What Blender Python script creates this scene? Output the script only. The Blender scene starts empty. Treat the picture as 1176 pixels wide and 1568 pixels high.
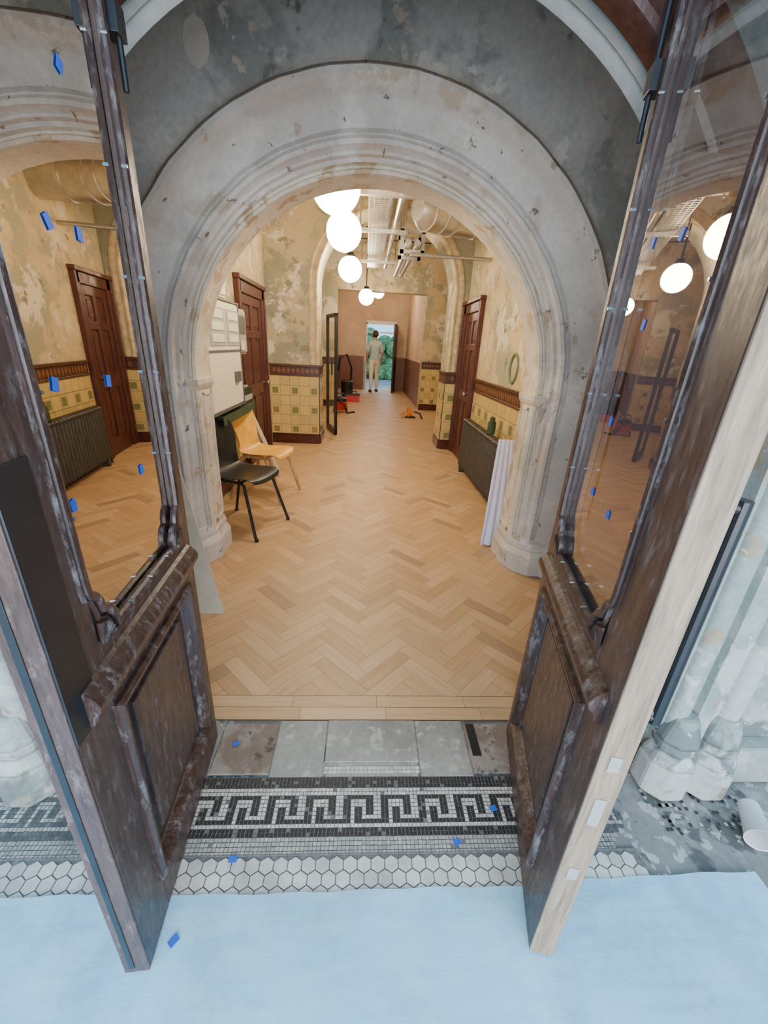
import bpy, bmesh, math, random
from mathutils import Vector, Matrix
random.seed(7)
R=random.random
SC=bpy.context.scene
# ------------------------------------------------------------ materials
def mk(name):
    m=bpy.data.materials.new(name); m.use_nodes=True
    nt=m.node_tree; b=nt.nodes['Principled BSDF']
    return m,nt,b
def nd(nt,t,**k):
    n=nt.nodes.new(t)
    for a,v in k.items(): setattr(n,a,v)
    return n
def coord(nt,kind='Object',scale=(1,1,1)):
    c=nd(nt,'ShaderNodeTexCoord'); mp=nd(nt,'ShaderNodeMapping')
    mp.inputs['Scale'].default_value=scale
    nt.links.new(c.outputs[kind],mp.inputs[0]); return mp.outputs[0]
def noise(nt,vec,scale,detail=5,rough=.55,dist=0):
    n=nd(nt,'ShaderNodeTexNoise')
    n.inputs['Scale'].default_value=scale; n.inputs['Detail'].default_value=detail
    n.inputs['Roughness'].default_value=rough; n.inputs['Distortion'].default_value=dist
    if vec is not None: nt.links.new(vec,n.inputs['Vector'])
    return n.outputs['Fac']
def ramp(nt,fac,stops):
    r=nd(nt,'ShaderNodeValToRGB'); e=r.color_ramp.elements
    e[0].position=stops[0][0]; e[0].color=c4(stops[0][1])
    e[1].position=stops[-1][0]; e[1].color=c4(stops[-1][1])
    for p,c in stops[1:-1]:
        x=e.new(p); x.color=c4(c)
    nt.links.new(fac,r.inputs[0]); return r.outputs[0]
def c4(c):
    if isinstance(c,(int,float)): return (c,c,c,1)
    return (c[0],c[1],c[2],1)
def mix(nt,fac,a,b,mode='MIX'):
    m=nd(nt,'ShaderNodeMix',data_type='RGBA',blend_type=mode)
    for s,v in ((0,fac),(6,a),(7,b)):
        if hasattr(v,'is_linked') or hasattr(v,'links'): nt.links.new(v,m.inputs[s])
        else: m.inputs[s].default_value = v if s==0 else c4(v)
    return m.outputs[2]
def bump(nt,b,h,strength=.3,dist=.01):
    n=nd(nt,'ShaderNodeBump'); n.inputs['Strength'].default_value=strength
    n.inputs['Distance'].default_value=dist
    nt.links.new(h,n.inputs['Height']); nt.links.new(n.outputs[0],b.inputs['Normal'])
def plain(name,col,rough=.5,metal=0,var=.15,scale=12,bmp=.1,emit=0):
    m,nt,b=mk(name); v=coord(nt); f=noise(nt,v,scale)
    lo=[c*(1-var) for c in col]; hi=[min(1,c*(1+var)) for c in col]
    nt.links.new(ramp(nt,f,[(.3,lo),(.7,hi)]),b.inputs['Base Color'])
    b.inputs['Roughness'].default_value=rough; b.inputs['Metallic'].default_value=metal
    if bmp: bump(nt,b,f,bmp,.004)
    return m
def patchy(name,base,layers,rough=.8,fine=40,bs=.35,bd=.006,fm=.35):
    m,nt,b=mk(name); v=coord(nt)
    f0=noise(nt,v,2.1,6,.6)
    col=ramp(nt,f0,[(.3,[c*.82 for c in base]),(.7,[min(1,c*1.15) for c in base])])
    for i,(s,lo,hi,c,d) in enumerate(layers):
        mp=nd(nt,'ShaderNodeMapping'); mp.inputs['Location'].default_value=(3.7*i+1,5.1*i,2.3*i+.4)
        nt.links.new(v,mp.inputs[0])
        f=noise(nt,mp.outputs[0],s,d,.62,.3)
        k=ramp(nt,f,[(lo,0.0),(hi,1.0)])
        col=mix(nt,k,col,c)
    ff=noise(nt,v,fine,4,.6)
    col=mix(nt,fm,col,ramp(nt,ff,[(.3,.45),(.7,1.0)]),'MULTIPLY')
    nt.links.new(col,b.inputs['Base Color']); b.inputs['Roughness'].default_value=rough
    h=noise(nt,v,9,8,.7); bump(nt,b,h,bs,bd)
    return m
M_hall=patchy('plaster_hall',(.62,.48,.27),[(1.3,.49,.54,(.38,.35,.23),6),(2.3,.55,.58,(.70,.62,.47),7),(4.5,.59,.64,(.46,.37,.21),6),(3.1,.63,.65,(.70,.54,.40),5),(6,.64,.66,(.24,.21,.14),5)])
M_hall2=patchy('plaster_pilaster',(.36,.345,.25),[(1.6,.50,.54,(.54,.45,.28),6),(2.6,.55,.57,(.74,.67,.54),7),(5,.58,.64,(.27,.25,.16),6),(3.6,.62,.64,(.60,.44,.30),5)])
M_pink=patchy('plaster_pink',(.70,.51,.36),[(1.0,.55,.65,(.60,.43,.29),5)],bs=.1)
M_grey=patchy('plaster_grey',(.56,.545,.50),[(1.3,.49,.56,(.66,.64,.59),6),(2.0,.53,.59,(.38,.385,.345),7),(3.0,.59,.61,(.74,.70,.63),6),(7,.63,.67,(.66,.57,.46),5),(4,.62,.66,(.24,.25,.22),6)],bs=.25)
M_stone=patchy('stone_moulding',(.70,.65,.59),[(2.0,.50,.58,(.56,.51,.46),6),(5,.57,.62,(.60,.51,.41),7),(6,.62,.64,(.46,.37,.28),7),(14,.66,.68,(.24,.18,.13),4)],bs=.5,bd=.006,fm=.25)
M_stone2=patchy('stone_reveal',(.74,.65,.52),[(3.0,.50,.60,(.56,.49,.38),6),(8,.57,.61,(.55,.41,.26),6)],bs=.5,bd=.006,fm=.3)
M_bead=patchy('bead_plaster',(.42,.40,.36),[(3.0,.50,.60,(.34,.32,.28),6)],bs=.4)
M_porch=patchy('plaster_porch',(.40,.43,.40),[(1.8,.48,.52,(.29,.34,.31),7),(3.5,.53,.56,(.50,.51,.47),7),(5,.58,.61,(.36,.29,.20),6),(2.6,.58,.62,(.17,.20,.19),6),(11,.62,.64,(.58,.56,.50),5)],bs=.6,bd=.007)
M_ceil=patchy('ceiling_plaster',(.56,.44,.27),[(1.5,.55,.65,(.42,.32,.19),5)],bs=.1)
M_conc=patchy('concrete_slab',(.27,.27,.255),[(3,.50,.60,(.38,.38,.36),6),(9,.54,.60,(.12,.12,.115),6),(20,.58,.6,(.52,.51,.48),4)],bs=.5,bd=.004)
M_slab=patchy('stone_slab',(.37,.36,.32),[(3,.50,.62,(.28,.27,.24),6),(20,.56,.62,(.50,.48,.43),6)],bs=.6,bd=.004)
M_rust=patchy('worn_plate',(.24,.18,.14),[(8,.50,.60,(.34,.29,.25),6),(16,.58,.64,(.10,.08,.06),6)],bs=.6,bd=.003)
def darkwood(name,base,dust,sc=(8,8,1.2),rough=.33,lo=.56,hi=.72,mx=.6):
    m,nt,b=mk(name); v=coord(nt,'Object',sc)
    g=noise(nt,v,6,8,.7,.4)
    col=ramp(nt,g,[(.3,[c*.45 for c in base]),(.7,[c*1.5 for c in base])])
    v2=coord(nt,'Object',(3,3,1)); d=noise(nt,v2,13,10,.78)
    k=ramp(nt,d,[(lo,0.0),(hi,mx)])
    col=mix(nt,k,col,dust)
    nt.links.new(col,b.inputs['Base Color'])
    rr=ramp(nt,d,[(.4,rough),(.7,.7)]); nt.links.new(rr,b.inputs['Roughness'])
    bump(nt,b,g,.35,.003); return m
M_leaf=darkwood('old_varnished_oak',(.078,.042,.033),(.30,.26,.245),rough=.26,lo=.53,hi=.72)
M_leafm=darkwood('oak_moulding',(.060,.030,.023),(.38,.35,.34),rough=.2,lo=.52,hi=.70)
M_red=darkwood('painted_red_timber',(.055,.016,.011),(.07,.022,.016))
M_door=darkwood('hall_door_wood',(.085,.020,.012),(.12,.05,.03),rough=.3,lo=.62,hi=.8)
M_new=darkwood('new_oak_lipping',(.30,.21,.14),(.42,.33,.25),sc=(14,14,.9),rough=.6)
M_ply=plain('mdf_board',(.58,.50,.38),.7,var=.12)
M_plank=darkwood('plank_pine',(.46,.27,.12),(.5,.34,.18),rough=.5)
m,nt,b=mk('oak_herringbone'); M_oak=m
ca=nd(nt,'ShaderNodeVertexColor',layer_name='Col')
uv=nd(nt,'ShaderNodeUVMap',uv_map='UVMap'); mp=nd(nt,'ShaderNodeMapping'); mp.inputs['Scale'].default_value=(3,38,1)
nt.links.new(uv.outputs[0],mp.inputs[0]); g=noise(nt,mp.outputs[0],1.6,6,.65,.6)
gr=ramp(nt,g,[(.25,.80),(.7,1.06)])
cc=mix(nt,1.0,ca.outputs['Color'],gr,'MULTIPLY')
nt.links.new(cc,b.inputs['Base Color']); b.inputs['Roughness'].default_value=.45
bump(nt,b,g,.1,.001)
def vcol(name,rough=.3,bs=.15,var=.2,scale=30):
    m,nt,b=mk(name); ca=nd(nt,'ShaderNodeVertexColor',layer_name='Col')
    v=coord(nt); f=noise(nt,v,scale,6,.65)
    nt.links.new(mix(nt,1.0,ca.outputs['Color'],ramp(nt,f,[(.3,1-var),(.65,1.0)]),'MULTIPLY'),b.inputs['Base Color'])
    b.inputs['Roughness'].default_value=rough; bump(nt,b,f,bs,.002); return m
M_tile=vcol('glazed_tile',.18)
M_tess=vcol('mosaic_tesserae',.5,.3,.38,9)
M_frieze=plain('brown_frieze',(.085,.035,.018),.3,var=.5,scale=45,bmp=.8)
M_relief=plain('frieze_relief',(.22,.10,.05),.3)
M_base=plain('oxblood_skirting',(.07,.02,.012),.25,var=.3)
M_brown=plain('brown_dado',(.20,.075,.038),.4,var=.15)
M_grout=plain('grout',(.16,.16,.155),.9,var=.3,scale=60)
M_blackm=plain('black_metal',(.012,.013,.016),.35,var=.3)
M_blackp=plain('black_plastic',(.014,.014,.015),.38,var=.2)
M_orange=plain('orange_beech',(.78,.42,.06),.35,var=.15)
M_steel=plain('galvanised_steel',(.50,.48,.44),.34,.8,var=.15)
M_chrome=plain('brushed_chrome',(.4,.42,.45),.25,.9,var=.1)
M_cream=plain('cream_metal',(.74,.70,.56),.45,var=.05)
M_white=plain('white_plastic',(.75,.75,.72),.4,var=.04)
M_greyp=plain('grey_metal',(.36,.36,.34),.45,var=.06)
M_dgrey=plain('dark_grey_panel',(.10,.10,.10),.45,var=.06)
M_green=plain('green_cloth',(.035,.06,.022),.8,var=.3)
M_wreath=plain('green_stain',(.16,.22,.10),.8,var=.3)
M_rad=plain('radiator_brown',(.06,.05,.035),.35,var=.2)
M_redp=plain('red_plastic',(.55,.02,.015),.35,var=.1)
M_orp=plain('orange_plastic',(.75,.20,.02),.4,var=.1)
M_tape=plain('blue_tape',(.01,.12,.62),.6,var=.1)
M_cloth=plain('lavender_cloth',(.66,.67,.88),.85,var=.08)
M_shirt=plain('pale_blue_shirt',(.42,.52,.56),.85,var=.12)
M_trous=plain('cream_trousers',(.80,.72,.56),.85,var=.10)
M_skin=plain('skin',(.50,.28,.19),.55,var=.06)
M_hair=plain('dark_hair',(.03,.022,.016),.7,var=.3)
M_shoe=plain('shoe',(.08,.06,.05),.5,var=.2)
M_leafg=patchy('foliage',(.10,.22,.08),[(9,.5,.55,(.25,.40,.18),6)],bs=1)
M_pave=patchy('paving',(.30,.31,.31),[(2,.5,.6,(.22,.23,.23),6)])
M_creamm=plain('cream_moulding',(.55,.44,.26),.6,var=.3)
M_beige=plain('beige_filler',(.74,.68,.58),.85,var=.1)
m,nt,b=mk('opal_globe'); M_globe=m
b.inputs['Base Color'].default_value=(1,.95,.85,1); b.inputs['Emission Color'].default_value=(1,.82,.56,1); b.inputs['Emission Strength'].default_value=76
b.inputs['Roughness'].default_value=.2
m,nt,b=mk('window_glass'); M_glass=m
nt.nodes.remove(b); out=[n for n in nt.nodes if n.type=='OUTPUT_MATERIAL'][0]
t=nd(nt,'ShaderNodeBsdfTransparent'); gl=nd(nt,'ShaderNodeBsdfGlossy'); gl.inputs['Roughness'].default_value=.01
gl.inputs['Color'].default_value=(.72,.68,.64,1); t.inputs['Color'].default_value=(.50,.52,.54,1)
mx=nd(nt,'ShaderNodeMixShader'); fr=nd(nt,'ShaderNodeFresnel'); fr.inputs[0].default_value=1.9
mr=nd(nt,'ShaderNodeMapRange'); mr.inputs[1].default_value=0; mr.inputs[2].default_value=1; mr.inputs[3].default_value=.25; mr.inputs[4].default_value=1.0
nt.links.new(fr.outputs[0],mr.inputs[0]); nt.links.new(mr.outputs[0],mx.inputs[0])
nt.links.new(t.outputs[0],mx.inputs[1]); nt.links.new(gl.outputs[0],mx.inputs[2]); nt.links.new(mx.outputs[0],out.inputs[0])
m,nt,b=mk('clear_glass'); M_clear=m
b.inputs['Base Color'].default_value=(.9,.92,.9,1); b.inputs['Roughness'].default_value=.03; b.inputs['Alpha'].default_value=.12
m,nt,b=mk('polythene_sheet'); M_sheet=m
v=coord(nt); f=noise(nt,coord(nt,'Object',(1,3,1)),6,6,.6,.5)
nt.links.new(ramp(nt,f,[(.3,(.33,.70,.97)),(.7,(.48,.84,1.0))]),b.inputs['Base Color'])  # white sheet; blue of the sky light is put into the base colour
f2=noise(nt,coord(nt),3.2,6,.6,1.2)
nt.links.new(ramp(nt,f2,[(.40,.72),(.60,.92)]),b.inputs['Alpha'])
b.inputs['Roughness'].default_value=.38; b.inputs['Specular IOR Level'].default_value=.3; bump(nt,b,f,.25,.006)
# ------------------------------------------------------------ mesh builder
class MB:
    def __init__(s,M=None): s.v=[];s.f=[];s.m=[];s.c=[];s.uv=[];s.M=M
    def p(s,co):
        co=Vector(co)
        if s.M is not None: co=s.M@co
        s.v.append(co); return len(s.v)-1
    def face(s,pts,m=0,c=(1,1,1),uv=None):
        s.f.append([s.p(q) for q in pts]); s.m.append(m); s.c.append(c); s.uv.append(uv)
    def fi(s,idx,m=0,c=(1,1,1)):
        s.f.append(list(idx)); s.m.append(m); s.c.append(c); s.uv.append(None)
    def box(s,x0,x1,y0,y1,z0,z1,m=0,c=(1,1,1)):
        i=[s.p(q) for q in ((x0,y0,z0),(x1,y0,z0),(x1,y1,z0),(x0,y1,z0),(x0,y0,z1),(x1,y0,z1),(x1,y1,z1),(x0,y1,z1))]
        for q in ((0,3,2,1),(4,5,6,7),(0,1,5,4),(1,2,6,5),(2,3,7,6),(3,0,4,7)): s.fi([i[k] for k in q],m,c)
    def frustum(s,a,b,z0,z1,m=0):
        n=len(a); A=[s.p((x,y,z0)) for x,y in a]; B=[s.p((x,y,z1)) for x,y in b]
        for k in range(n): s.fi([A[k],A[(k+1)%n],B[(k+1)%n],B[k]],m)
        s.fi(A[::-1],m); s.fi(B,m)
    def tube(s,pts,r,n=8,m=0,caps=True):
        pts=[Vector(p) for p in pts]; rr=r if isinstance(r,(list,tuple)) else [r]*len(pts)
        rings=[]; up=None
        for i,p in enumerate(pts):
            d=(pts[min(i+1,len(pts)-1)]-pts[max(i-1,0)]).normalized()
            if up is None:
                up=Vector((0,0,1)) if abs(d.z)<.9 else Vector((1,0,0))
            a=d.cross(up).normalized(); b=a.cross(d).normalized(); up=b
            rings.append([s.p(p+rr[i]*(math.cos(2*math.pi*k/n)*a+math.sin(2*math.pi*k/n)*b)) for k in range(n)])
        for A,B in zip(rings,rings[1:]):
            for k in range(n): s.fi([A[k],A[(k+1)%n],B[(k+1)%n],B[k]],m)
        if caps: s.fi(rings[0][::-1],m); s.fi(rings[-1],m)
    def ell(s,c,r,n=16,k=10,m=0,cut=None):
        c=Vector(c); r=(r,r,r) if not isinstance(r,(tuple,list)) else r
        rows=[]
        for j in range(1,k):
            t=math.pi*j/k
            rows.append([s.p(c+Vector((r[0]*math.sin(t)*math.cos(2*math.pi*i/n),r[1]*math.sin(t)*math.sin(2*math.pi*i/n),r[2]*math.cos(t)))) for i in range(n)])
        T=s.p(c+Vector((0,0,r[2]))); B=s.p(c-Vector((0,0,r[2])))
        for i in range(n): s.fi([T,rows[0][i],rows[0][(i+1)%n]],m); s.fi([B,rows[-1][(i+1)%n],rows[-1][i]],m)
        for a,b in zip(rows,rows[1:]):
            for i in range(n): s.fi([a[i],b[i],b[(i+1)%n],a[(i+1)%n]],m)
    def grid(s,rows,m=0):
        I=[[s.p(q) for q in r] for r in rows]
        for a,b in zip(I,I[1:]):
            for k in range(len(a)-1): s.fi([a[k],a[k+1],b[k+1],b[k]],m)
def empty(name,loc):
    e=bpy.data.objects.new(name,None); e.location=loc; e.empty_display_size=.1
    SC.collection.objects.link(e); return e
def make(name,mb,mats,parent=None,smooth=False,bevel=0,solid=0,sub=0):
    me=bpy.data.meshes.new(name)
    xs=[v.x for v in mb.v]; ys=[v.y for v in mb.v]; zs=[v.z for v in mb.v]
    o=Vector(((min(xs)+max(xs))/2,(min(ys)+max(ys))/2,min(zs)))
    me.from_pydata([v-o for v in mb.v],[],mb.f)
    if not isinstance(mats,(list,tuple)): mats=[mats]
    for x in mats: me.materials.append(x)
    for i,p in enumerate(me.polygons): p.material_index=mb.m[i]; p.use_smooth=smooth
    if any(c!=(1,1,1) for c in mb.c):
        ca=me.color_attributes.new('Col','FLOAT_COLOR','CORNER')
        for i,p in enumerate(me.polygons):
            for li in p.loop_indices: ca.data[li].color=(*mb.c[i],1)
    if any(u is not None for u in mb.uv):
        ul=me.uv_layers.new(name='UVMap')
        for i,p in enumerate(me.polygons):
            if mb.uv[i]:
                for k,li in enumerate(p.loop_indices): ul.data[li].uv=mb.uv[i][k]
    me.validate(); me.update()
    ob=bpy.data.objects.new(name,me); SC.collection.objects.link(ob)
    if parent is not None:
        ob.parent=parent; ob.location=o-parent.location
    else: ob.location=o
    if smooth:
        bm=bmesh.new(); bm.from_mesh(me); bmesh.ops.remove_doubles(bm,verts=bm.verts,dist=1e-5)
        for e in bm.edges:
            if len(e.link_faces)==2 and e.calc_face_angle(0)>math.radians(40): e.smooth=False
        bm.to_mesh(me); bm.free()
    if solid:
        d=ob.modifiers.new('Solid','SOLIDIFY'); d.thickness=solid; d.offset=0
    if sub:
        d=ob.modifiers.new('Sub','SUBSURF'); d.levels=sub; d.render_levels=sub
    if bevel:
        d=ob.modifiers.new('Bevel','BEVEL'); d.width=bevel; d.segments=2; d.limit_method='ANGLE'
    return ob
def sweep(mb,cx,zs,prof,m=0,z0=0,n=56,wob=0):
    rows=[]
    jz=[z0+(zs-z0)*k/6 for k in range(6)]
    for r,y in prof:
        row=[]
        for z in jz: row.append((cx-r,y,z))
        for k in range(n+1):
            t=math.pi*(1-k/n); row.append((cx+r*math.cos(t),y,zs+r*math.sin(t)))
        for z in jz[::-1]: row.append((cx+r,y,z))
        if wob: row=[(x+wob*math.sin(i*1.7+r*30)*.5,yy+wob*math.sin(i*2.3+r*17)*.5,z) for i,(x,yy,z) in enumerate(row)]
        rows.append(row)
    mb.grid(rows,m)
def wall_arch(mb,cx,zs,r,x0,x1,z1,y,m=0,n=56):
    th=[math.pi*(1-k/n) for k in range(n+1)]+[math.atan2(z1-zs,x1-cx),math.atan2(z1-zs,x0-cx)]
    th=sorted(set(th),reverse=True)
    A=[(cx-r,y,0)];B=[(x0,y,0)]
    for t in th:
        c,s=math.cos(t),math.sin(t)
        d=1e9
        if c>1e-6: d=min(d,(x1-cx)/c)
        if c<-1e-6: d=min(d,(x0-cx)/c)
        if s>1e-6: d=min(d,(z1-zs)/s)
        A.append((cx+r*c,y,zs+r*s)); B.append((cx+d*c,y,zs+d*s))
    A.append((cx+r,y,0)); B.append((x1,y,0))
    mb.grid([A,B],m)
# ------------------------------------------------------------ FLOOR
CH=1.42
floor=empty('floor',(0,6,0))
mb=MB(); mb.box(-3.6,3.8,-3.0,15.3,-.12,-.006); make('floor_base',mb,M_conc,floor)
def clip(poly,x0,x1,y0,y1):
    def half(P,f,it):
        out=[]
        for i in range(len(P)):
            a,b=P[i-1],P[i]
            if f(a)!=f(b): out.append(it(a,b))
            if f(b): out.append(b)
        return out
    def ix(c): return lambda a,b:(c,a[1]+(b[1]-a[1])*(c-a[0])/(b[0]-a[0]))
    def iy(c): return lambda a,b:(a[0]+(b[0]-a[0])*(c-a[1])/(b[1]-a[1]),c)
    for f,it in ((lambda p:p[0]>=x0,ix(x0)),(lambda p:p[0]<=x1,ix(x1)),(lambda p:p[1]>=y0,iy(y0)),(lambda p:p[1]<=y1,iy(y1))):
        if len(poly)<3: return []
        poly=half(poly,f,it)
    return poly
def oakcol():
    t=R(); base=Vector((.59,.37,.19))
    if t<.03: base=Vector((.44,.28,.155))
    elif t<.3: base=Vector((.64,.42,.23))
    elif t<.5: base=Vector((.57,.345,.165))
    return tuple(base*(.92+.13*R()))
mb=MB(); w=.074; n=4; g=.008; q=math.sqrt(.5)
FX0,FX1,FY0,FY1=-1.95,2.0,1.335,14.95
for a in range(-40,240):
    for b in range(-16,17):
        for kind in (0,1):
            ou,ov=a+b*n,a-b*n
            if kind==0: P=[(ou+g,ov+g),(ou+n-g,ov+g),(ou+n-g,ov+1-g),(ou+g,ov+1-g)]
            else: P=[(ou+g,ov+1+g),(ou+1-g,ov+1+g),(ou+1-g,ov+1+n-g),(ou+g,ov+1+n-g)]
            W=[((u-v_)*q*w+.06,(u+v_)*q*w) for u,v_ in P]
            if max(p[1] for p in W)<FY0 or min(p[1] for p in W)>FY1 or max(p[0] for p in W)<FX0 or min(p[0] for p in W)>FX1: continue
            W=clip(W,FX0,FX1,FY0,FY1)
            if len(W)<3: continue
            off=R()*50
            dx,dy=(q,q) if kind==0 else (-q,q)
            uvs=[(x*dx+y*dy+off,-x*dy+y*dx+off*.37) for x,y in W]
            mb.face([(x,y,0) for x,y in W],0,oakcol(),uvs)
make('herringbone_parquet',mb,M_oak,floor)
mb=MB()
for k,(ya,yb) in enumerate(((1.212,1.272),(1.274,1.333))):
    x=-1.9+R()*.2
    while x<1.95:
        l=.32+.1*R(); off=R()*40; x2=min(x+l,1.98)
        P=[(x,ya),(x2-.0015,ya),(x2-.0015,yb),(x,yb)]
        mb.face([(a,b,0) for a,b in P],0,oakcol(),[(a+off,b+off) for a,b in P]); x=x2
make('border_boards',mb,M_oak,floor)
mb=MB(); mb.box(-1.95,2,1.21,14.95,-.006,-.0015); make('parquet_underlay',mb,plain('joint_dark',(.16,.09,.045),.8),floor)
mb=MB()
mb.box(-.60,-.505,.975,1.208,-.006,-.001,0)
mb.box(-.10,.245,1.03,1.207,-.006,.002,1); mb.box(-.29,-.105,.975,1.207,-.006,-.001,1)
mb.box(.25,.44,.975,1.207,-.006,0,1); mb.box(-.50,-.295,.985,1.19,-.006,.003,2); mb.box(.445,.64,.985,1.19,-.006,.003,2)
mb.box(.455,.49,1.05,1.19,.003,.005,3)
mb.box(-.095,.24,.976,1.03,-.006,-.0012,1)
mb.box(.64,.95,.975,1.208,-.006,0,1);mb.box(-.9,-.60,.975,1.208,-.006,0,1)
make('threshold_stones',mb,[M_conc,M_slab,M_rust,M_blackm],floor,bevel=.002)
WH=(.76,.75,.68); BK=(.025,.025,.028); GR=(.53,.52,.475)
key=["########..","##....##..","##....##..","##.##.##..","##.##.##..","##.##.....","##.#######"]
mb=MB(); p=.0125; ytop=.973
nx=int(2.9/p)
for i in range(nx):
    for j in range(19):
        x=-1.35+i*p; y=ytop-(j+1)*p
        if x>.86+.03*math.sin(y*40)+.02*R() or (x>.80 and y>.86+.02*R()): continue
        if j<3: c=BK
        elif j<5: c=WH
        elif j<12: c=BK if key[j-5][(i+4)%10]=='#' else WH
        elif j==12: c=WH
        elif j<15: c=BK
        else: c=GR
        outer=(x<-.60 or x>.62)
        if outer:
            if x<-.8 and R()<.03: continue
            c=tuple(.6*a+.4*b_ for a,b_ in zip(c,(.30,.32,.31)))
        k=.74+.34*R(); c=tuple(a*k for a in c); e=.0010
        if R()<.06: c=tuple(.55*a+.45*b_ for a,b_ in zip(c,(.32,.30,.26)))
        jx=(R()-.5)*.0018; jy=(R()-.5)*.0018
        if R()<.010: continue
        mb.face([(x+e+jx,y+e+jy,0),(x+p-e+jx,y+e,0),(x+p-e,y+p-e+jy,0),(x+e,y+p-e,0)],0,c)
for i in range(22):
    for j in range(2):
        x=-.10+i*.0157; y=1.0-.014*j; k=.8+.3*R()
        mb.face([(x,y,0),(x+.0135,y,0),(x+.0135,y+.0125,0),(x,y+.0125,0)],0,tuple(a*k for a in WH))
for i in range(70):   # loose black/white tesserae patches in the right-hand concrete
    x=1.02+.35*R(); y=.78+.14*R()
    x=round(x/p)*p; y=round(y/p)*p
    c=BK if R()<.7 else GR
    mb.face([(x,y,0),(x+p*.85,y,0),(x+p*.85,y+p*.85,0),(x,y+p*.85,0)],0,c)
make('greek_key_mosaic',mb,M_tess,floor)
mb=MB(); mb.box(-1.4,.90,.737,.741,-.006,.0005); mb.box(-1.4,.90,-1.0,.737,-.006,-.0015); mb.box(-1.4,.80,.741,.975,-.006,-.0012); make('mosaic_bed',mb,M_grout,floor)
mb=MB(); s=.0235; rx=s*math.sqrt(3)/2
y=.735-s; j=0
while y>-.6:
    x=-1.38+(rx if j%2 else 0)
    while x<.885:
        k=.85+.2*R(); rr=s*.93
        mb.face([(x+rr*math.cos(math.pi/6+t*math.pi/3),y+rr*math.sin(math.pi/6+t*math.pi/3),0) for t in range(6)],0,(.73*k,.73*k,.67*k))
        x+=2*rx
    y-=1.5*s; j+=1
make('hexagon_tiles',mb,M_tess,floor)
mb=MB(); rows=[]
for j in range(34):
    row=[]
    for i in range(70):
        x=-1.7+i*2.93/69
        edge=.648+.004*math.sin(x*7)+.002*math.sin(x*31)+(.02 if x>.65 else 0)
        y=edge-(j/33)*2.2
        z=.004+.002*math.sin(x*9+y*5)*math.sin(y*13)
        row.append((x,y,max(.0025,z)))
    rows.append(row)
mb.grid(rows); make('dust_sheet',mb,M_sheet,smooth=True)
# ------------------------------------------------------------ WALLS
FC,FZ=.03,1.31
mb=MB()
wall_arch(mb,FC,FZ,1.02,-3.4,3.6,3.5,1.0,0); wall_arch(mb,FC,FZ,1.02,-3.4,3.6,3.5,1.27,1)
sweep(mb,FC,FZ,[(1.02,1.0),(1.02,1.27)],0)
mb.box(-3.4,3.6,1.0,1.27,3.5,3.52,0)
wf=empty('wall_front',(0,1.1,0)); make('wall_face',mb,[M_porch,M_grey],wf)
mb=MB()
pr=[(1.02,1.02),(1.02,.97)]
def roll(c,rad,y,n=8,f=.75):
    return [(c-rad*math.cos(math.pi*k/n),y-rad*f*math.sin(math.pi*k/n)) for k in range(n+1)]
pr+=roll(1.065,.035,.965)+[(1.10,.985),(1.125,.985),(1.13,.955),(1.17,.945),(1.18,.955)]+roll(1.235,.035,.955)+[(1.27,.975),(1.285,.992),(1.30,1.02)]
sweep(mb,FC,FZ,pr,0,z0=.0,wob=.004); 
make('porch_surround',mb,M_porch,wf,smooth=True)
for sx,nm in ((1,'a'),(-1,'b')):
    mb=MB()
    for c,rad in ((1.085,.085),(1.235,.085)):
        cx=FC+sx*c
        def octo(r,yy=.955): return [(cx+r*math.cos(math.pi/8+k*math.pi/4),yy+r*math.sin(math.pi/8+k*math.pi/4)*.9) for k in range(8)]
        mb.frustum(octo(rad*1.12),octo(rad*1.08),0,.14); mb.frustum(octo(rad*1.08),octo(rad*.85),.14,.19)
        mb.frustum(octo(rad*.85),octo(rad*.90),.19,.23); mb.frustum(octo(rad*.90),octo(rad*.5),.23,.33)
    xs=sorted((FC+sx*1.30,FC+sx*2.6)); mb.box(xs[0],xs[1],.94,1.01,0,.17)
    make('column_bases_'+nm,mb,M_porch,wf,bevel=.012)
mb=MB()
sweep(mb,FC,FZ,[(1.03,1.15),(1.02,1.10),(.985,1.10),(.970,1.12),(.955,1.15),(.94,1.155),(.932,1.17),(.930,1.21),(1.03,1.21)],0)
mb.box(.705,.935,1.12,1.2,0,1.86,0); mb.box(-.87,-.60,1.12,1.2,0,1.86,0)
make('door_frame',mb,M_red,wf,smooth=True)
mb=MB(); sweep(mb,FC,FZ,[(1.03,1.27),(1.0,1.225),(.975,1.225),(.965,1.24),(.955,1.235),(.945,1.24),(.94,1.26),(.948,1.275),(.935,1.285),(.93,1.30),(.955,1.315),(1.03,1.315)],0)
make('inner_arch_bead',mb,M_bead,wf,smooth=True)
AC,AZ=.035,1.2
mb=MB()
wall_arch(mb,AC,AZ,1.33,-2.15,2.2,3.5,2.40,0); wall_arch(mb,AC,AZ,1.02,-2.15,2.2,3.5,2.76,1)
wl=empty('wall_middle',(0,2.5,0)); make('wall_face',mb,[M_grey,M_hall],wl)
mb=MB(); mb.M=Matrix.Translation((-.765,2.40,2.58))@Matrix.Rotation(math.radians(90),4,'X')
mb.face([(.055*math.cos(t*math.pi/12),.085*math.sin(t*math.pi/12)+.004*math.sin(t*2.3),.003) for t in range(24)])
make('filler_patch',mb,M_beige,wl)
mb=MB()
P1=[(1.335,2.405),(1.345,2.36),(1.34,2.325),(1.32,2.305),(1.30,2.31),(1.285,2.335),(1.275,2.37),(1.262,2.395),(1.255,2.405),(1.16,2.435),(1.152,2.46),(1.14,2.463)]
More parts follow.
